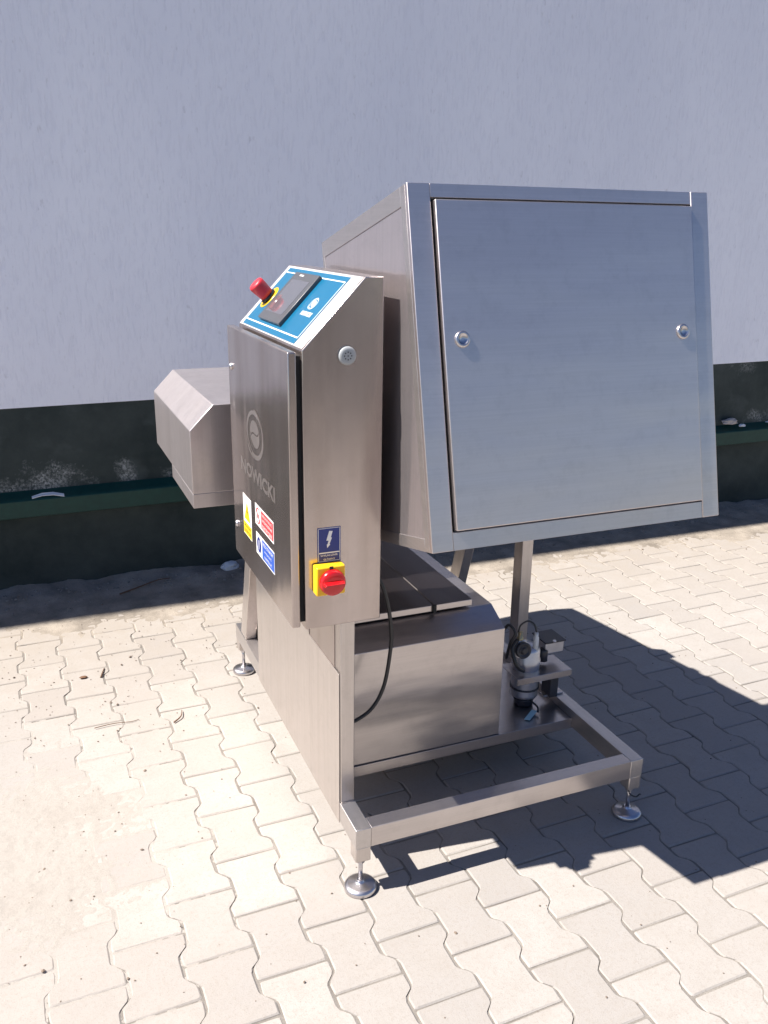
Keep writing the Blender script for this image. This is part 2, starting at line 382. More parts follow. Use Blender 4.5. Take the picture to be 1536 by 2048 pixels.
def sand_sheet(name, x0, x1, y0, y1, step, hf, mat):
    nx, ny = int((x1-x0)/step), int((y1-y0)/step); V = []; Fq = []
    hh = {}
    for j in range(ny+1):
        for i in range(nx+1):
            x, y = x0+i*step, y0+j*step; h = hf(x, y); hh[i, j] = h; V.append((x, y, h))
    for j in range(ny):
        for i in range(nx):
            if max(hh[i, j], hh[i+1, j], hh[i, j+1], hh[i+1, j+1]) > -.0024:
                a = j*(nx+1)+i; Fq.append((a, a+1, a+nx+2, a+nx+1))
    me = bpy.data.meshes.new(name); me.from_pydata(V, [], Fq); me.materials.append(mat); me.shade_smooth()
    bm = bmesh.new(); bm.from_mesh(me); bmesh.ops.delete(bm, geom=[v for v in bm.verts if not v.link_faces], context='VERTS'); bm.to_mesh(me); bm.free()
    o = bpy.data.objects.new(name, me); C.objects.link(o); o['kind'] = 'stuff'; return o
def fb(x, y, s, z=0): return noise.fractal(Vector((x*s, y*s, z)), 1.0, 2.0, 4)
def h1(x, y):
    r = math.hypot((x+.12)/.34, (y-2.12)/.52)
    return .0012*fb(x, y, 5, 2)+.0016*fb(x, y, 45, 5)+.0006*fb(x, y, 120, 7)+.0022-.0042*max(0, r-.15)
s1 = sand_sheet('sand_patch', -.75, .62, 1.3, 3.1, .008, h1, SANDM)
tag(s1, 'thin patch of loose sand hiding the paver joints left of the machine', 'sand')
def h2(x, y):
    d = 3.93-.0214*x-y
    return .0020*fb(x, y, 3.1, 9)+.0018*fb(x, y, 30, 1)+.0075-.0135*min(1.5, d/.8) + max(0, .03-d*.16)*(.6+.5*fb(x, y, 6, 4))
s2 = sand_sheet('wall_foot_dirt', -1.6, 6.2, 2.9, 4.05, .0125, h2, DIRTM)
tag(s2, 'strip of dirty sand and grit gathered along the foot of the wall', 'dirt')
# grit: small stones, most of them near the wall
V, Fq = [], []
rng = random.Random(11)
ico = [(0, 0, 1), (.89, 0, .45), (.28, .85, .45), (-.72, .53, .45), (-.72, -.53, .45), (.28, -.85, .45), (.72, .53, -.3), (-.28, .85, -.3), (-.89, 0, -.3), (-.28, -.85, -.3), (.72, -.53, -.3), (0, 0, -.8)]
icf = [(0, 1, 2), (0, 2, 3), (0, 3, 4), (0, 4, 5), (0, 5, 1), (1, 6, 2), (2, 7, 3), (3, 8, 4), (4, 9, 5), (5, 10, 1), (2, 6, 7), (3, 7, 8), (4, 8, 9), (5, 9, 10), (1, 10, 6), (6, 11, 7), (7, 11, 8), (8, 11, 9), (9, 11, 10), (10, 11, 6)]
for q in range(2000):
    m_ = rng.random()
    if m_ < .40: x, y = rng.uniform(-1, 5.8), 3.84-abs(rng.gauss(0, .30))-.0214*0
    elif m_ < .62: x, y = rng.gauss(.15, .6), rng.gauss(3.05, .35)
    elif m_ < .72: x, y = rng.gauss(-.1, .35), rng.gauss(2.1, .45)
    else: x, y = rng.uniform(-1, 4.5), rng.uniform(.6, 3.6)
    y = min(y, 3.9-.0214*x)
    s_ = rng.uniform(.0008, .0024) if rng.random() < .93 else rng.uniform(.0024, .0048)
    sx_, sy2, sz_ = s_*rng.uniform(.7, 1.5), s_*rng.uniform(.7, 1.3), s_*rng.uniform(.5, .9); a = rng.random()*6.3; b0 = len(V)
    zb_ = .0006+sz_*.5+max(0, h2(x, y) if y > 2.95 else 0)
    for p in ico:
        j = rng.uniform(.8, 1.2); X, Y = p[0]*sx_*j, p[1]*sy2*j
        V.append((x+X*math.cos(a)-Y*math.sin(a), y+X*math.sin(a)+Y*math.cos(a), zb_+p[2]*sz_*j))
    Fq += [tuple(b0+i for i in f) for f in icf]
me = bpy.data.meshes.new('scattered_grit'); me.from_pydata(V, [], Fq); me.materials.append(STONE)
o = bpy.data.objects.new('scattered_grit', me); C.objects.link(o); o['kind'] = 'stuff'; tag(o, 'small stones and crumbs scattered over the paving, thickest by the wall', 'grit')

V, Fq = [], []
for q in range(900):
    x, y = rng.uniform(-1.2, 5.6), 0; y = 3.88-.0214*x-abs(rng.gauss(0, .10)); s_ = rng.uniform(.003, .009)*(1.6 if rng.random() < .06 else 1); b0 = len(V); a = rng.random()*6.3
    for p in ico:
        j = rng.uniform(.75, 1.25); X, Y = p[0]*s_*1.2*j, p[1]*s_*j
        V.append((x+X*math.cos(a)-Y*math.sin(a), y+X*math.sin(a)+Y*math.cos(a), max(0, h2(x, y))+p[2]*s_*.6*j))
    Fq += [tuple(b0+i for i in f) for f in icf]
me = bpy.data.meshes.new('mortar_crumbs'); me.from_pydata(V, [], Fq); me.materials.append(plain('crumb_mortar', (.22, .20, .175), .9, var=.9))
o = bpy.data.objects.new('mortar_crumbs', me); C.objects.link(o); o['kind'] = 'stuff'; tag(o, 'grey mortar crumbs lying in the dirt against the foot of the wall', 'crumbs')

# ------------------------------------------------------------------ wall
wall = thing('plastered_wall', 'long pale plastered building wall with a dark painted plinth and green ledge', 'wall', (1.9, 3.9, 0))
def WY(x, off=0): return 3.93-.0214*x-off
def wall_slab(name, z0l, z0r, z1l, z1r, front, back, mat, bevel=0):
    xl, xr = -9., 13.
    f = lambda zl, zr, x: zl+(zr-zl)*(x+.1)/4.07
    b = [(xl, WY(xl, front), f(z0l, z0r, xl)), (xr, WY(xr, front), f(z0l, z0r, xr)), (xr, WY(xr, -back), f(z0l, z0r, xr)), (xl, WY(xl, -back), f(z0l, z0r, xl))]
    t = [(xl, WY(xl, front), f(z1l, z1r, xl)), (xr, WY(xr, front), f(z1l, z1r, xr)), (xr, WY(xr, -back), f(z1l, z1r, xr)), (xl, WY(xl, -back), f(z1l, z1r, xl))]
    return MB().poly_prism(b, t, mat, bevel).build(name, wall)
wall_slab('plaster_render', .821, .861, 4.55, 3.95, .004, .3, PLAST)
wall_slab('plinth', .440, .500, .8205, .8605, 0, .3, PLIN)
wall_slab('plinth_base', -.05, -.05, .385, .43, 0.0, .3, PLIN)
# green sheet ledge: sloping top, vertical drip edge
mb = MB(); xs_ = [-9+22*i/44 for i in range(45)]
prof = [(0.0, .462), (.052, .437), (.058, .431), (.058, .360), (.050, .356), (.046, .362), (.046, .425), (0.0, .435)]
k = mb.mi(GREEN); prev = None
for x in xs_:
    zz = (x+.1)/4.07*.045; jit = .002*math.sin(x*7.1)+.0015*math.sin(x*17)
    cur = [mb.bm.verts.new((x, WY(x, o_+.0005), z_+zz+jit)) for o_, z_ in prof]
    if prev:
        for i in range(len(cur)): mb.bm.faces.new((prev[i], prev[(i+1) % len(cur)], cur[(i+1) % len(cur)], cur[i])).material_index = k
    prev = cur
mb.build('ledge', wall)

def ledge_z(x): return .455+(x+.1)/4.07*.045
o = MB().poly_prism(*[[(x, WY(x, f_), ledge_z(x)+dz+b_) for x, f_, dz in ((-.012, .052, -.018), (.03, .050, -.010), (.075, .054, -.010), (.118, .058, -.020), (.118, .046, -.012), (.075, .040, -.002), (.03, .038, -.002), (-.012, .042, -.012))] for b_ in (0, .003)], SCRAP).build('plastic_strip')
tag(o, 'curved pale strip of plastic lying on the green wall ledge at left', 'scrap')
def lump(name, c, s, mat, seed, n=14, label=None, cat=None):
    rng = random.Random(seed); bm = bmesh.new(); bmesh.ops.create_icosphere(bm, subdivisions=3, radius=1)
    for v in bm.verts:
        d = 1+.35*noise.noise(v.co*1.7+Vector((seed, 0, 0)))+.12*noise.noise(v.co*5+Vector((0, seed, 0)))
        v.co = Vector((v.co.x*s[0]*d, v.co.y*s[1]*d, max(-.35, v.co.z)*s[2]*d))
        v.co += Vector(c)
    me = bpy.data.meshes.new(name); bm.to_mesh(me); bm.free(); me.materials.append(mat)
    o = place(name, me)
    if label: tag(o, label, cat)
    return o
lump('mortar_lump', (3.72, WY(3.72, .03), .525), (.055, .022, .022), plain('grey_mortar', (.40, .36, .33), .9, bmp=.002), 3, label='grey lump of mortar lying on the wall ledge at right', cat='mortar')
lump('plaster_crumb', (3.80, WY(3.8, .045), .503), (.022, .012, .010), plain('white_plaster', (.6, .62, .65), .9), 5, label='small white plaster crumb beside the mortar lump on the ledge', cat='plaster crumb')
lump('plaster_crumb', (4.02, WY(4.02, .04), .512), (.040, .012, .007), bpy.data.materials['white_plaster'], 8, label='flat white plaster crumb on the ledge at the far right edge', cat='plaster crumb')
lump('plastic_scrap', (.82, 3.86, .022), (.045, .03, .025), SCRAP, 12, label='crumpled pale plastic scrap at the foot of the wall', cat='scrap')
lump('dark_rag', (.915, 3.82, .02), (.035, .04, .04), plain('dark_cloth', (.02, .018, .02), .9), 21, label='small dark rag lying beside the plastic scrap by the wall', cat='rag')
def twig(pts, r, label):
    o = MB().tube(pts, lambda t: r*(1-.5*t), TWIG, 6, 4).build('twig'); tag(o, label, 'twig', 'dry twigs on the paving')
twig([(.152, 3.00, .003), (.160, 3.03, .005), (.170, 3.068, .003)], .0030, 'short brown twig lying upright on the paving beyond the sand patch')
twig([(.10, 2.655, .005), (.16, 2.660, .006), (.215, 2.655, .004), (.24, 2.662, .003)], .0016, 'long thin twig lying along a joint left of the machine')
twig([(.345, 2.60, .004), (.372, 2.625, .007), (.382, 2.665, .005)], .0026, 'short curved twig close to the rear left foot of the machine')
twig([(.30, 3.73, .012), (.40, 3.77, .02), (.47, 3.79, .03), (.53, 3.80, .028)], .004, 'bent dark twig in the shade at the foot of the wall')
o = lump('dry_leaf', (.094, 3.02, .005), (.013, .008, .003), LEAFM, 31, label='curled dry leaf on the sunlit paving left of the short twig', cat='leaf')

# ------------------------------------------------------------------ the machine
mc = thing('stainless_machine', 'stainless steel food machine with control cabinet and tilted square hood on levelling feet', 'machine', (1.045, 2.27, 0))
X0, X1, Y0, Y1, ZT, ZB = .625, 1.465, 1.650, 2.890, .187, .132; TB = .040
def part(name, x0, x1, y0, y1, z0, z1, mat, bevel=.002, parent=None, T=None, seg=2):
    return MB().box(x0, x1, y0, y1, z0, z1, mat, bevel, seg, T).build(name, parent or mc)
part('frame_bar', X0, X0+TB, Y0, Y1, ZB, ZT, S_Y, .0018)
part('frame_bar', X1-TB, X1, Y0, Y1, ZB, ZT, S_Y, .0018)
part('frame_bar', X0+TB, X1-TB, Y0+.0001, Y0+TB, ZB+.0001, ZT-.0001, S_H, .0012)
part('frame_bar', X0+TB, X1-TB, Y1-TB, Y1-.0003, ZB+.0003, ZT-.0003, S_H, .0028)
for (lx, ly) in ((X0, Y0), (X1-TB, Y0), (X0, Y1-TB), (X1-TB, Y1-TB)):
    lg = part('leg', lx+.0005, lx+TB-.0005, ly+.0005, ly+TB-.0005, .092, ZB+.002, S_V, .003)
    cx, cy = lx+TB/2, ly+TB/2
    ft = MB().lathe((cx, cy, 0), (0, 0, 1), [(.040, .001), (.0405, .004), (.0405, .010), (.038, .014), (.030, .0175), (.014, .0200), (.009, .023), (.009, .028)], S_FOOT, 40).build('levelling_foot', mc)
    MB().lathe((cx, cy, 0), (0, 0, 1), [(.0055, .026), (.0055, .095)], S_FOOT, 16).build('screw', ft)
    MB().lathe((cx, cy, 0), (0, 0, 1), [(.010, .078), (.0105, .080), (.0105, .0905), (.010, .0915)], S_FOOT, 6, smooth=False).build('nut', ft)
# wire tie hanging at the front right screw
MB().tube([(1.437, 1.667, .093), (1.432, 1.650, .082), (1.445, 1.640, .076), (1.458, 1.642, .079), (1.466, 1.646, .074)], .0022, RUB, 6, 5).build('cable_tie', mc)
# side sheets and posts
part('side_panel', X0-.0012, X0, 2.000, 2.555, ZB-.003, .729, S_V, .0005)
part('side_panel', X0-.0015, X0+.0003, 1.766, 1.9985, ZB-.003, .547, S_V, .0005)
part('inner_panel', X0+.0004, X0+.003, 1.8035, 2.02, ZT, .729, S_CAB, .0005)
part('rear_panel', X0+.0005, X0+.030, 2.520, 2.554, ZT+.0005, .729, S_V, .001)
part('post', .627, .663, 1.763, 1.803, ZT+.0005, .7345, S_V, .0025)
part('post', 1.425, 1.465, 2.270, 2.320, ZT+.0005, 1.02, S_V, .0025)
part('post', .640, .676, 2.270, 2.320, ZT+.0005, 1.02, S_V, .0025)
part('cross_bar', .676, 1.425, 2.275, 2.315, .965, 1.005, S_H, .002)
def lean(x, y, z): return (x, y-.33*(z-ZT), z)
part('leaning_leg', .627, .664, 2.745, 2.815, ZT+.0005, 1.0, S_V, .002, T=lean)
part('leaning_leg', 1.427, 1.464, 2.745, 2.815, ZT+.0005, 1.0, S_V, .002, T=lean)
part('cross_bar', .664, 1.427, 2.50, 2.54, .93, .97, S_H, .002)

WELD = steel('weld_bead', 'x', .35, .6, col=(.55, .50, .47), smear=3, warp=.0)
def weld(p0, p1, r=.0022):
    n_ = max(4, int((Vector(p1)-Vector(p0)).length/.004)); P0, P1 = Vector(p0), Vector(p1); rg = random.Random(n_)
    MB().tube([P0+(P1-P0)*i/n_+Vector((0, rg.uniform(-.0003, .0003), rg.uniform(-.0003, .0003))) for i in range(n_+1)], lambda t: r*(.85+.25*abs(math.sin(t*n_*1.6))), WELD, 6, 3).build('weld_bead', mc)
weld((.628, 1.7625, ZT+.0006), (.662, 1.7625, ZT+.0006)); weld((1.4262, 2.2695, ZT+.0006), (1.464, 2.2695, ZT+.0006)); weld((1.4246, 2.272, ZT+.0006), (1.4246, 2.318, ZT+.0006))
weld((X0+TB, Y0+TB+.0006, ZB+.004), (X0+TB, Y0+TB+.0006, ZT-.003), .0018); weld((X1-TB, Y0+TB+.0006, ZB+.004), (X1-TB, Y0+TB+.0006, ZT-.003), .0018)
weld((X0+TB-.0006, Y0+.002, ZB-.0004), (X0+TB-.0006, Y0+TB-.002, ZB-.0004), .0015); weld((1.4252, 1.6515, ZB-.0004), (1.4252, 1.688, ZB-.0004), .0015)

# lower housing with chamfered front, lid and tray
mb = MB(); pr = [(1.935, .1335), (1.935, .500), (2.017, .541), (2.83, .541), (2.83, .1335)]
mb.poly_prism([(.667, y, z) for y, z in pr], [(1.175, y, z) for y, z in pr], S_H, .0014)
mb.build('motor_housing', mc)
part('tray', 1.1755, 1.4245, 1.932, 2.80, .1585, .1625, S_H, .0005)
part('tray_lip', .666, 1.4243, 1.9300, 1.9320, .131, .1628, S_H, .0006)
lidp = part('lid', .745, .988, 2.012, 2.78, .5485, .5665, S_H, .0012)
part('lid_shade_skin', .7465, .9870, 2.0145, 2.778, .5668, .5674, LIDM, 0, lidp)  # added dark sheet, paints the shade lying on the lid top
lidq = part('lid', .9915, 1.109, 2.012, 2.78, .5485, .5665, S_H, .0012)
part('lid_shade_skin', .9930, 1.1075, 2.0145, 2.778, .5668, .5674, LIDM, 0, lidq)
part('lid_gap_strip', .985, .995, 2.004, 2.0118, .546, .569, DARKGAP, .0008)  # dark strip painting the shaded split between the two lid halves
for hx in (.80, .88): part('lid_spacer', hx, hx+.02, 2.05, 2.09, .5412, .5484, DARKGAP, 0)

# control cabinet
CY0, CY1 = 1.650, 2.165
cp = [(.508, .735), (.680, .735), (.680, 1.468), (.640, 1.468), (.508, 1.330)]
mb = MB(); mb.poly_prism([(x, CY0, z) for x, z in cp], [(x, CY1, z) for x, z in cp], S_CAB, .0025, 2)
cab = mb.build('control_cabinet', mc)
part('door_gap_fill', .4975, .5078, CY0+.012, CY1-.008, .750, 1.318, DARKGAP, 0)  # black filler, stands in for the shaded gap behind the door
door = part('cabinet_door', .479, .4974, 1.651, 2.172, .742, 1.3275, S_CAB, .003)
# etched emblem and lettering on the door (right across the door is -y)
DX = .479; dey = Vector((0, -1, 0)); dez = Vector((0, 0, 1))
def arc_shape(mb, c, ex, ey, n, rx, ry, a0, a1, w0, wm, w1, rot, mat, th, steps=40):
    """crescent band along an ellipse arc, its width going w0 -> wm -> w1"""
    c = Vector(c); k = mb.mi(mat); prev = None
    for i in range(steps+1):
        t = i/steps; a = a0+(a1-a0)*t; wd = (w0*(1-2*t)+wm*2*t) if t < .5 else (wm*(2-2*t)+w1*(2*t-1))
        row = []
        for s_ in (-.5, .5):
            x, y = (rx+wd*s_)*math.cos(a), (ry+wd*s_)*math.sin(a)
            X, Y = x*math.cos(rot)-y*math.sin(rot), x*math.sin(rot)+y*math.cos(rot)
            row.append(mb.bm.verts.new(c+ex*X+ey*Y+n*th))
        if prev: mb.bm.faces.new((prev[0], prev[1], row[1], row[0])).material_index = k
        prev = row
def emblem(mb, c, ex, ey, n, S, mat, th=.0004):
    # outer swirl arms
    arc_shape(mb, c, ex, ey, n, .86*S, .93*S, R(78), R(-112), .03*S, .17*S, .20*S, R(-4), mat, th+.0002*0)
    arc_shape(mb, c, ex, ey, n, .84*S, .86*S, R(262), R(62), .04*S, .14*S, .17*S, R(0), mat, th+.0002*1)
    arc_shape(mb, c+ex*(.14*S)-ey*(.04*S), ex, ey, n, .72*S, .95*S, R(88), R(20), .20*S, .14*S, .01*S, R(12), mat, th+.0002*2)
    arc_shape(mb, c-ex*(.10*S)-ey*(.02*S), ex, ey, n, .84*S, .98*S, R(268), R(196), .02*S, .12*S, .02*S, R(0), mat, th+.0002*3)
    # inner disc cut by an s-curve
    k = mb.mi(mat)
    for sgn in (1, -1):
        pts = []
        for i in range(25):
            a = math.pi*i/24*1.0
            pts.append((.50*S*math.cos(a), .56*S*math.sin(a)))
        for i in range(1, 14):
            t = i/14; x = -.50*S+1.0*S*t; pts.append((x, .09*S*math.sin(2*math.pi*t)+.035*S))
        co = [c+ex*((x*.92-y*.38)*sgn)+ey*((x*.38+y*.92)*sgn)+n*th for x, y in pts]
        f = mb.bm.faces.new([mb.bm.verts.new(p) for p in co]); f.material_index = k
mb = MB(); emblem(mb, Vector((DX, 1.926, 1.106)), dey, dez*.70, Vector((-1, 0, 0)), .082, S_MARK); mb.build('etched_emblem', door)
text_mesh('NOWICKI', (DX, 1.918, 1.0055), dey, dez, .306, .036, .0004, .035, S_MARK, 'etched_lettering', door)
# warning stickers: ey1 > ey0 reads left to right
def rect(mb, y_l, y_r, z0, z1, mat, th): mb.flat([(DX-.0002-th, y_l, z0), (DX-.0002-th, y_r, z0), (DX-.0002-th, y_r, z1), (DX-.0002-th, y_l, z1)], mat, .0002, (-1, 0, 0))
mb = MB(); rect(mb, 2.066, 1.985, .826, .930, WHITE, 0)
mb.flat([(DX-.0006, 2.055, .867), (DX-.0006, 1.996, .867), (DX-.0006, 2.0255, .917)], YEL, .0002, (-1, 0, 0))
mb.flat([(DX-.0010, 2.0225, .907), (DX-.0010, 2.031, .888), (DX-.0010, 2.0265, .888), (DX-.0010, 2.030, .873), (DX-.0010, 2.020, .892), (DX-.0010, 2.025, .892), (DX-.0010, 2.019, .905)], BLK, .0001, (-1, 0, 0))
rect(mb, 2.064, 1.987, .828, .859, YEL, .0004)
text_mesh('URZĄDZENIE', (DX-.0009, 2.0255, .850), dey, dez, .062, .008, .0002, 0, BLK, mb=mb)
text_mesh('ELEKTRYCZNE', (DX-.0009, 2.0255, .837), dey, dez, .062, .008, .0002, 0, BLK, mb=mb)
mb.build('warning_sticker', door)['label'] = 'white sticker with yellow warning triangle'
mb = MB(); rect(mb, 1.945, 1.784, .888, .939, WHITE, 0); rect(mb, 1.890, 1.787, .892, .935, SRED, .0004)
arc_shape(mb, (DX-.0006, 1.918, .9135), dey, dez, Vector((-1, 0, 0)), .018, .018, 0, 2*math.pi, .004, .004, .004, 0, SRED, .0002)
mb.flat([(DX-.0007, 1.932, .925), (DX-.0007, 1.929, .928), (DX-.0007, 1.904, .902), (DX-.0007, 1.907, .899)], SRED, .0001, (-1, 0, 0))
mb.flat([(DX-.0007, 1.926, .918), (DX-.0007, 1.912, .918), (DX-.0007, 1.912, .907), (DX-.0007, 1.926, .907)], BLK, .00005, (-1, 0, 0))
for q, s_ in enumerate(('NIE DOTYKAĆ', 'URZĄDZENIE', 'ELEKTRYCZNE')):
    text_mesh(s_, (DX-.0009, 1.8385, .9275-.014*q), dey, dez, .086, .0085, .0002, 0, WHITE, mb=mb)
mb.build('warning_sticker', door)['label'] = 'white and red prohibition sticker'
mb = MB(); rect(mb, 1.943, 1.783, .815, .868, WHITE, 0); rect(mb, 1.888, 1.785, .818, .865, SBLUE, .0004)
mb.lathe((DX-.0005, 1.916, .8415), (-1, 0, 0), [(.019, 0), (.019, .0003)], NAVY, 28)
mb.flat([(DX-.0009, 1.918, .854), (DX-.0009, 1.913, .853), (DX-.0009, 1.916, .830), (DX-.0009, 1.920, .830)], WHITE, .0001, (-1, 0, 0))
for q, s_ in enumerate(('PRZED OTWARCIEM', 'WYŁĄCZYĆ', 'NAPIĘCIE')):
    text_mesh(s_, (DX-.0009, 1.8365, .856-.0145*q), dey, dez, .088 if q == 0 else .062, .0085, .0002, 0, WHITE, mb=mb)
mb.build('warning_sticker', door)['label'] = 'white and blue mandatory sign sticker'
for z_ in (1.231, .826):
    MB().lathe((DX, 2.138, z_), (-1, 0, 0), [(.0090, 0), (.0090, .002), (.0070, .0035), (.0065, .0055), (.003, .006)], S_FOOT, 20).build('latch', door)

# sloped operator panel
a3 = Vector((.508, 0, 1.330)); b3 = Vector((.640, 0, 1.468)); eu = (b3-a3).normalized(); LU = (b3-a3).length; en = Vector((-eu.z, 0, eu.x)); er = Vector((0, -1, 0))
def SP(u, y, h=0): return a3+eu*u+en*h+Vector((0, y, 0))
def srect(mb, u0, u1, yl, yr, h0, th, mat, bevel=0):
    mb.poly_prism([SP(u0, yl, h0), SP(u0, yr, h0), SP(u1, yr, h0), SP(u1, yl, h0)], [SP(u0, yl, h0+th), SP(u0, yr, h0+th), SP(u1, yr, h0+th), SP(u1, yl, h0+th)], mat, bevel)
mb = MB(); srect(mb, .0025, LU-.0025, CY1-.004, CY0+.004, .0002, .0012, S_BLAST, .0005); opl = mb.build('operator_panel', mc)
mb = MB(); srect(mb, .006, .182, 2.135, 1.711, .0016, .0006, BLUE)
for (u0, u1, yl, yr) in ((.019, .0220, 2.130, 1.716), (.167, .1695, 2.130, 1.716), (.019, .1695, 1.7185, 1.716)):
    srect(mb, u0, u1, yl, yr, .0023, .0002, WHITE)
mb.build('blue_foil', opl)
mb = MB(); srect(mb, .030, .168, 2.032, 1.860, .0022, .009, GREYP, .0015); scr = mb.build('touch_screen', mc)
mb = MB(); srect(mb, .052, .146, 2.012, 1.886, .01125, .0003, LCD); mb.build('glass', scr)
mb = MB(); srect(mb, .158, .1615, 1.985, 1.957, .01125, .0002, WHITE); mb.build('maker_mark', scr)
mb = MB(); srect(mb, .0775, .083, 1.998, 1.990, .0117, .0002, WHITE); mb.build('screen_cursor', scr)
mb = MB(); srect(mb, .060, .100, 2.010, 1.985, .0116, .0001, PINK); mb.build('screen_icon', scr)
mb = MB(); emblem(mb, SP(.104, 1.787, .0024), er, eu*.75, en, .020, WHITE, .0002)
text_mesh('NOWICKI', SP(.0765, 1.780, .0024), er, eu, .066, .0115, .0002, .05, WHITE, mb=mb); mb.build('panel_logo', opl)
# emergency stop
es = MB().lathe(SP(.090, 2.098, .0022), en, [(.031, 0), (.031, .001), (.0195, .0012)], YELP, 40).build('emergency_stop', mc)
MB().lathe(SP(.090, 2.098, .0032), en, [(.0205, 0), (.0205, .006), (.017, .008), (.013, .018)], BLK, 32).build('collar', es)
MB().lathe(SP(.090, 2.098, .0105), en, [(.0160, 0), (.0178, .001), (.0182, .012), (.0192, .022), (.0198, .034), (.0190, .038), (.0165, .0405), (.004, .0412)], REDCAP, 36).build('mushroom_button', es)
# buzzer on the front face
bz = MB().lathe((.601, CY0, 1.317), (0, -1, 0), [(.0185, 0), (.0185, .005), (.0165, .0075), (.012, .0082), (.004, .0084)], plain('grey_buzzer_plastic', (.34, .36, .37), .4), 32).build('buzzer', mc)
mb = MB()
for q in range(9):
    a = 2*math.pi*q/8; rr = .0075 if q < 8 else 0
    mb.lathe((.601+rr*math.cos(a), CY0-.0082, 1.317+rr*math.sin(a)), (0, -1, 0), [(.0014, 0), (.0014, .0006)], BLK, 8)
mb.build('sound_holes', bz)
# isolator sign and switch
def frect(mb, x0, x1, z0, z1, mat, d): mb.box(x0, x1, CY0-d-.0003, CY0-d, z0, z1, mat)
mb = MB(); frect(mb, .536, .5875, .884, .962, NAVY, .0002)
for (x0, x1, z0, z1) in ((.5375, .5386, .887, .9605), (.5850, .5861, .887, .9605), (.5375, .5861, .9595, .9605), (.5375, .5861, .9045, .9070), (.5375, .5861, .8865, .8875)): frect(mb, x0, x1, z0, z1, WHITE, .0006)
mb.flat([(x, CY0-.0007, z) for x, z in ((.5620, .9540), (.5695, .9530), (.5655, .9390), (.5680, .9385), (.5625, .9250), (.5640, .9235), (.5575, .9165), (.5565, .9245), (.5580, .9245), (.5605, .9325), (.5555, .9330))], WHITE, .0003, (0, -1, 0))
text_mesh('WYŁĄCZNIK', (.5618, CY0-.0006, .8995), (1, 0, 0), (0, 0, 1), .039, .0055, .0003, .01, WHITE, mb=mb)
text_mesh('GŁÓWNY', (.5618, CY0-.0006, .8915), (1, 0, 0), (0, 0, 1), .026, .0055, .0003, .01, WHITE, mb=mb)
mb.build('isolator_sign', mc)
sw = part('isolator_switch', .5245, .5885, 1.6225, 1.6498, .8195, .8845, YELP, .0035)
MB().lathe((.5585, 1.6225, .850), (0, -1, 0), [(.0285, 0), (.0285, .002), (.0275, .010), (.0245, .0125), (.012, .0130)], REDP, 44).build('rotary_knob', sw)
hp = [(-.0225, -.0055), (.0225, -.0055), (.0240, 0), (.0225, .0055), (-.0225, .0055), (-.0240, 0)]
MB().poly_prism([(.5585+x, 1.6105, .850+z) for x, z in hp], [(.5585+x*.92, 1.598, .850+z*.55) for x, z in hp], REDP, .0012).build('handle', sw)
MB().box(.553, .561, 1.6205, 1.6225, .8785, .8850, BLK).build('notch', sw)

# ------------------------------------------------------------------ tilted hood
TL = .2309; YB, ZBX = 1.460, .950; ct, st = math.cos(TL), math.sin(TL)
def HT(x, d, v): return (x, YB+d*ct+v*st, ZBX-d*st+v*ct)
HX0, HX1, HV, HD = .711, 1.426, .710, .522
hood = MB().box(HX0+.0016, HX1-.0016, .012, HD, .0016, HV-.0016, S_SIDE, .0015, 2, HT).build('hood', mc)
def hp_(name, x0, x1, d0, d1, v0, v1, mat, bevel=.0012, parent=hood): return MB().box(x0, x1, d0, d1, v0, v1, mat, bevel, 2, HT).build(name, parent)
DXL, DXR, DV0, DV1 = .7625, 1.3765, .0395, .680
hp_('face_strip', HX0, DXL-.004, 0, .0119, 0, HV, S_BOX, .0014)
hp_('face_strip', DXR+.004, HX1, -.0018, .0119, 0, HV, S_BOX, .0018)
hp_('face_strip', DXL-.0038, DXR+.0038, .0001, .0119, 0.0003, DV0-.004, S_BOX, .0003)
hp_('face_strip', DXL-.0038, DXR+.0038, .0001, .0119, DV1+.004, HV-.0003, S_BOX, .0003)
# folded bands round the left side
for (d0, d1, v0, v1) in ((.0121, .034, .0003, HV-.0003), (.0342, HD, HV-.037, HV-.0003), (.0342, HD, .0003, .026), (HD-.014, HD, .0262, HV-.0372)):
    hp_('side_band', HX0, HX0+.0015, d0, d1, v0, v1, S_Y, .0004)
hp_('top_skin', HX0+.0002, HX1-.0002, .0121, HD, HV-.0015, HV, S_H, .0005)
hp_('door_gap_fill', DXL-.003, DXR+.003, .0100, .0119, DV0-.003, DV1+.003, DARKGAP, 0)  # black sheet painting the shade in the gap round the door
hd = hp_('hood_door', DXL+.0015, DXR, -.0085, .0095, DV0, DV1-.0015, S_BOX, .0020, mc)
nf = Vector((0, -ct, st))
for (lx, lv) in ((.803, .413), (1.339, .412)):
    c0 = Vector(HT(lx, -.0085, lv))
    lk = MB().lathe(c0, nf, [(.0165, 0), (.0165, .0018), (.0145, .0042), (.0105, .0050), (.0098, .0028), (.002, .0026)], S_FOOT, 36).build('quarter_turn_lock', hd)
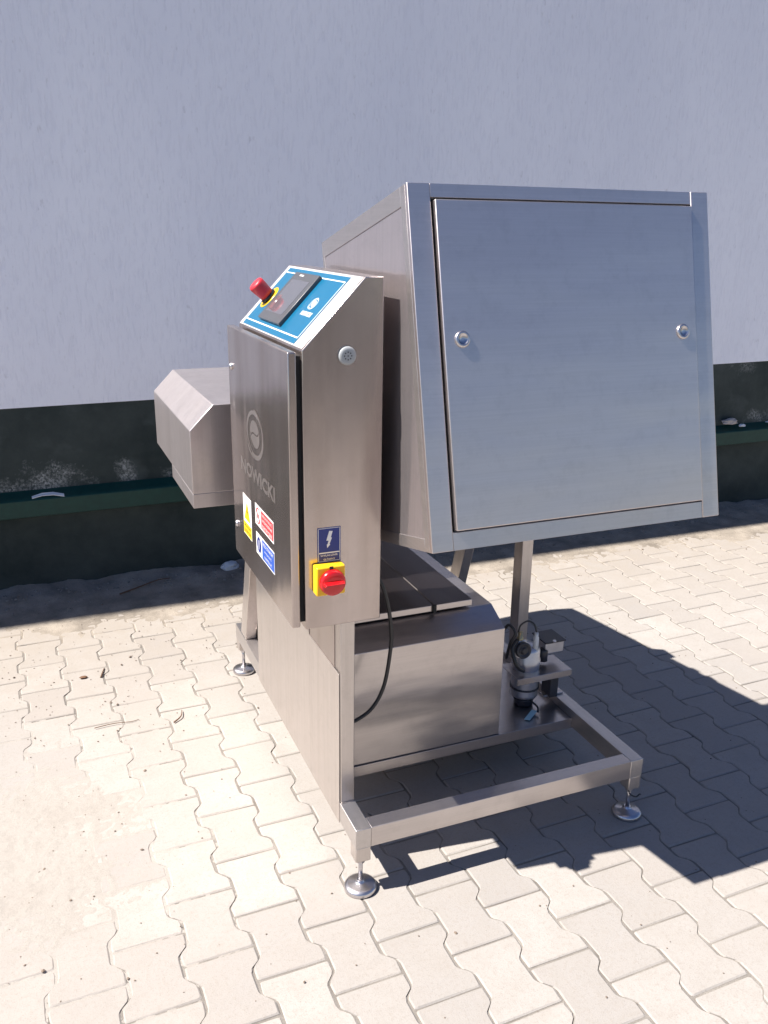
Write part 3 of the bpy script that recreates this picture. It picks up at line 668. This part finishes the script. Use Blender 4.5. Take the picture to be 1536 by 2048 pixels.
# drum behind the hood and side cowl
mb = MB(); cd0 = Vector(HT(1.068, HD, .356)); ax = Vector((0, ct, -st))
mb.lathe(cd0, ax, [(.250, .020), (.252, .90), (.250, .96), (.18, .985), (.05, .99)], S_Y, 56); mb.build('drum_casing', mc)
mb = MB()
mb.lathe(cd0, ax, [(.258, .30), (.258, .33)], S_Y, 56); mb.build('drum_rim', mc)
mb = MB(); cw = [(.396, .865), (.396, 1.040), (.461, 1.107), (.80, 1.107), (.80, .865)]
mb.poly_prism([(x, 2.30, z) for x, z in cw], [(x, 2.93, z) for x, z in cw], S_COWL, .0022)
cwl = mb.build('side_cowl', mc)
mb = MB(); mb.box(.3963, .80, 2.3003, 2.640, .825, .8648, S_COWL, .001); mb.build('cowl_skirt', cwl)

# power cable
MB().tube([(.705, 1.90, .80), (.735, 1.875, .765), (.766, 1.86, .728), (.783, 1.85, .667), (.793, 1.85, .597), (.792, 1.85, .542), (.776, 1.85, .445), (.745, 1.85, .387), (.702, 1.85, .360), (.655, 1.85, .352)], .0050, RUB, 12, 8).build('power_cable', mc)

# ------------------------------------------------------------------ pump beside the motor housing
PCX, PCY = 1.333, 2.062
pump = MB().lathe((PCX, PCY, 0), (0, 0, 1), [(.030, .190), (.0405, .196), (.0415, .205), (.0415, .300), (.0435, .304), (.0435, .318), (.0405, .324), (.0405, .350), (.034, .362), (.012, .366)], CAST, 36).build('pump_body', mc)
MB().lathe((PCX, PCY, 0), (0, 0, 1), [(.026, .1640), (.030, .168), (.030, .182), (.036, .189), (.033, .1899)], DCAST, 28).build('pump_base', pump)
MB().lathe((PCX, PCY, 0), (0, 0, 1), [(.0437, .222), (.0448, .2225), (.0448, .2270), (.0437, .2275)], DCAST, 36).build('band', pump)
MB().lathe((1.296, 2.030, .367), (0, -1, .15), [(.021, 0), (.025, .002), (.025, .012), (.019, .014), (.017, .009), (.008, .010), (.008, .018)], DCAST, 32).build('flange', pump)
MB().lathe((1.296, 2.030, .367), (0, -1, .15), [(.027, -.012), (.029, -.010), (.029, -.002), (.027, -.001)], CAST, 32).build('flange_ring', pump)
MB().lathe((1.346, 2.035, .350), (0, 0, 1), [(.0085, 0), (.0085, .045), (.006, .050), (.006, .062)], plain('white_fitting', (.62, .64, .66), .4), 20).build('fitting', pump)
MB().lathe((1.296, 2.045, .388), (0, 0, 1), [(.010, 0), (.010, .012), (.007, .014), (.007, .030)], plain('brass_fitting', (.45, .38, .22), .35, metal=1), 14).build('fitting', pump)
MB().tube([(1.292, 2.05, .415), (1.298, 2.05, .437), (1.322, 2.05, .447), (1.342, 2.045, .436), (1.348, 2.038, .410)], .0028, RUB, 8, 6).build('hose', pump)
MB().tube([(1.262, 2.06, .33), (1.262, 2.045, .385), (1.275, 2.04, .42), (1.262, 2.06, .44), (1.250, 2.08, .40)], .0045, RUB, 8, 6).build('hose', pump)
MB().tube([(1.300, 2.02, .300), (1.268, 2.01, .330), (1.262, 2.03, .375), (1.282, 2.035, .40)], .006, RUB, 8, 6).build('hose', pump)
jb = MB().box(1.392, 1.458, 2.05, 2.10, .322, .368, CAST, .004).build('junction_box', pump)
MB().box(1.378, 1.450, 2.03, 2.11, .3685, .3735, DCAST, .001).build('bracket', pump)
MB().lathe((1.408, 2.03, .372), (0, 0, 1), [(.006, 0), (.006, .006)], S_FOOT, 6).build('bolt', pump)
MB().lathe((1.392, 2.06, .30), (0, 0, 1), [(.014, 0), (.014, .035), (.010, .04)], DCAST, 18).build('relay', pump)
sh = MB().box(1.267, 1.456, 1.998, 2.10, .2860, .2885, S_H, .0006).build('pump_shelf', mc)
MB().box(1.267, 1.456, 1.996, 1.998, .2680, .2885, S_H, .0006).build('shelf_lip', sh)
MB().box(1.400, 1.428, 2.02, 2.07, .188, .2858, DCAST, .002).build('shelf_bracket', sh)
MB().box(1.385, 1.455, 2.03, 2.055, .1878, .1935, S_H, .001).build('clamp', sh)
MB().lathe((1.425, 2.042, .1935), (0, 0, 1), [(.007, 0), (.007, .008)], S_FOOT, 6).build('bolt', sh)
MB().tube([(1.335, 2.03, .19), (1.345, 2.00, .180), (1.338, 1.985, .172)], .003, RUB, 8, 5).build('hose', pump)
tg = [(1.283, 1.972, .1655), (1.296, 1.962, .1655), (1.340, 1.992, .1700), (1.328, 2.004, .1700)]
o = MB().poly_prism([Vector(p) for p in tg], [Vector(p)+Vector((0, 0, .002)) for p in tg], TAG).build('label_tag', mc)
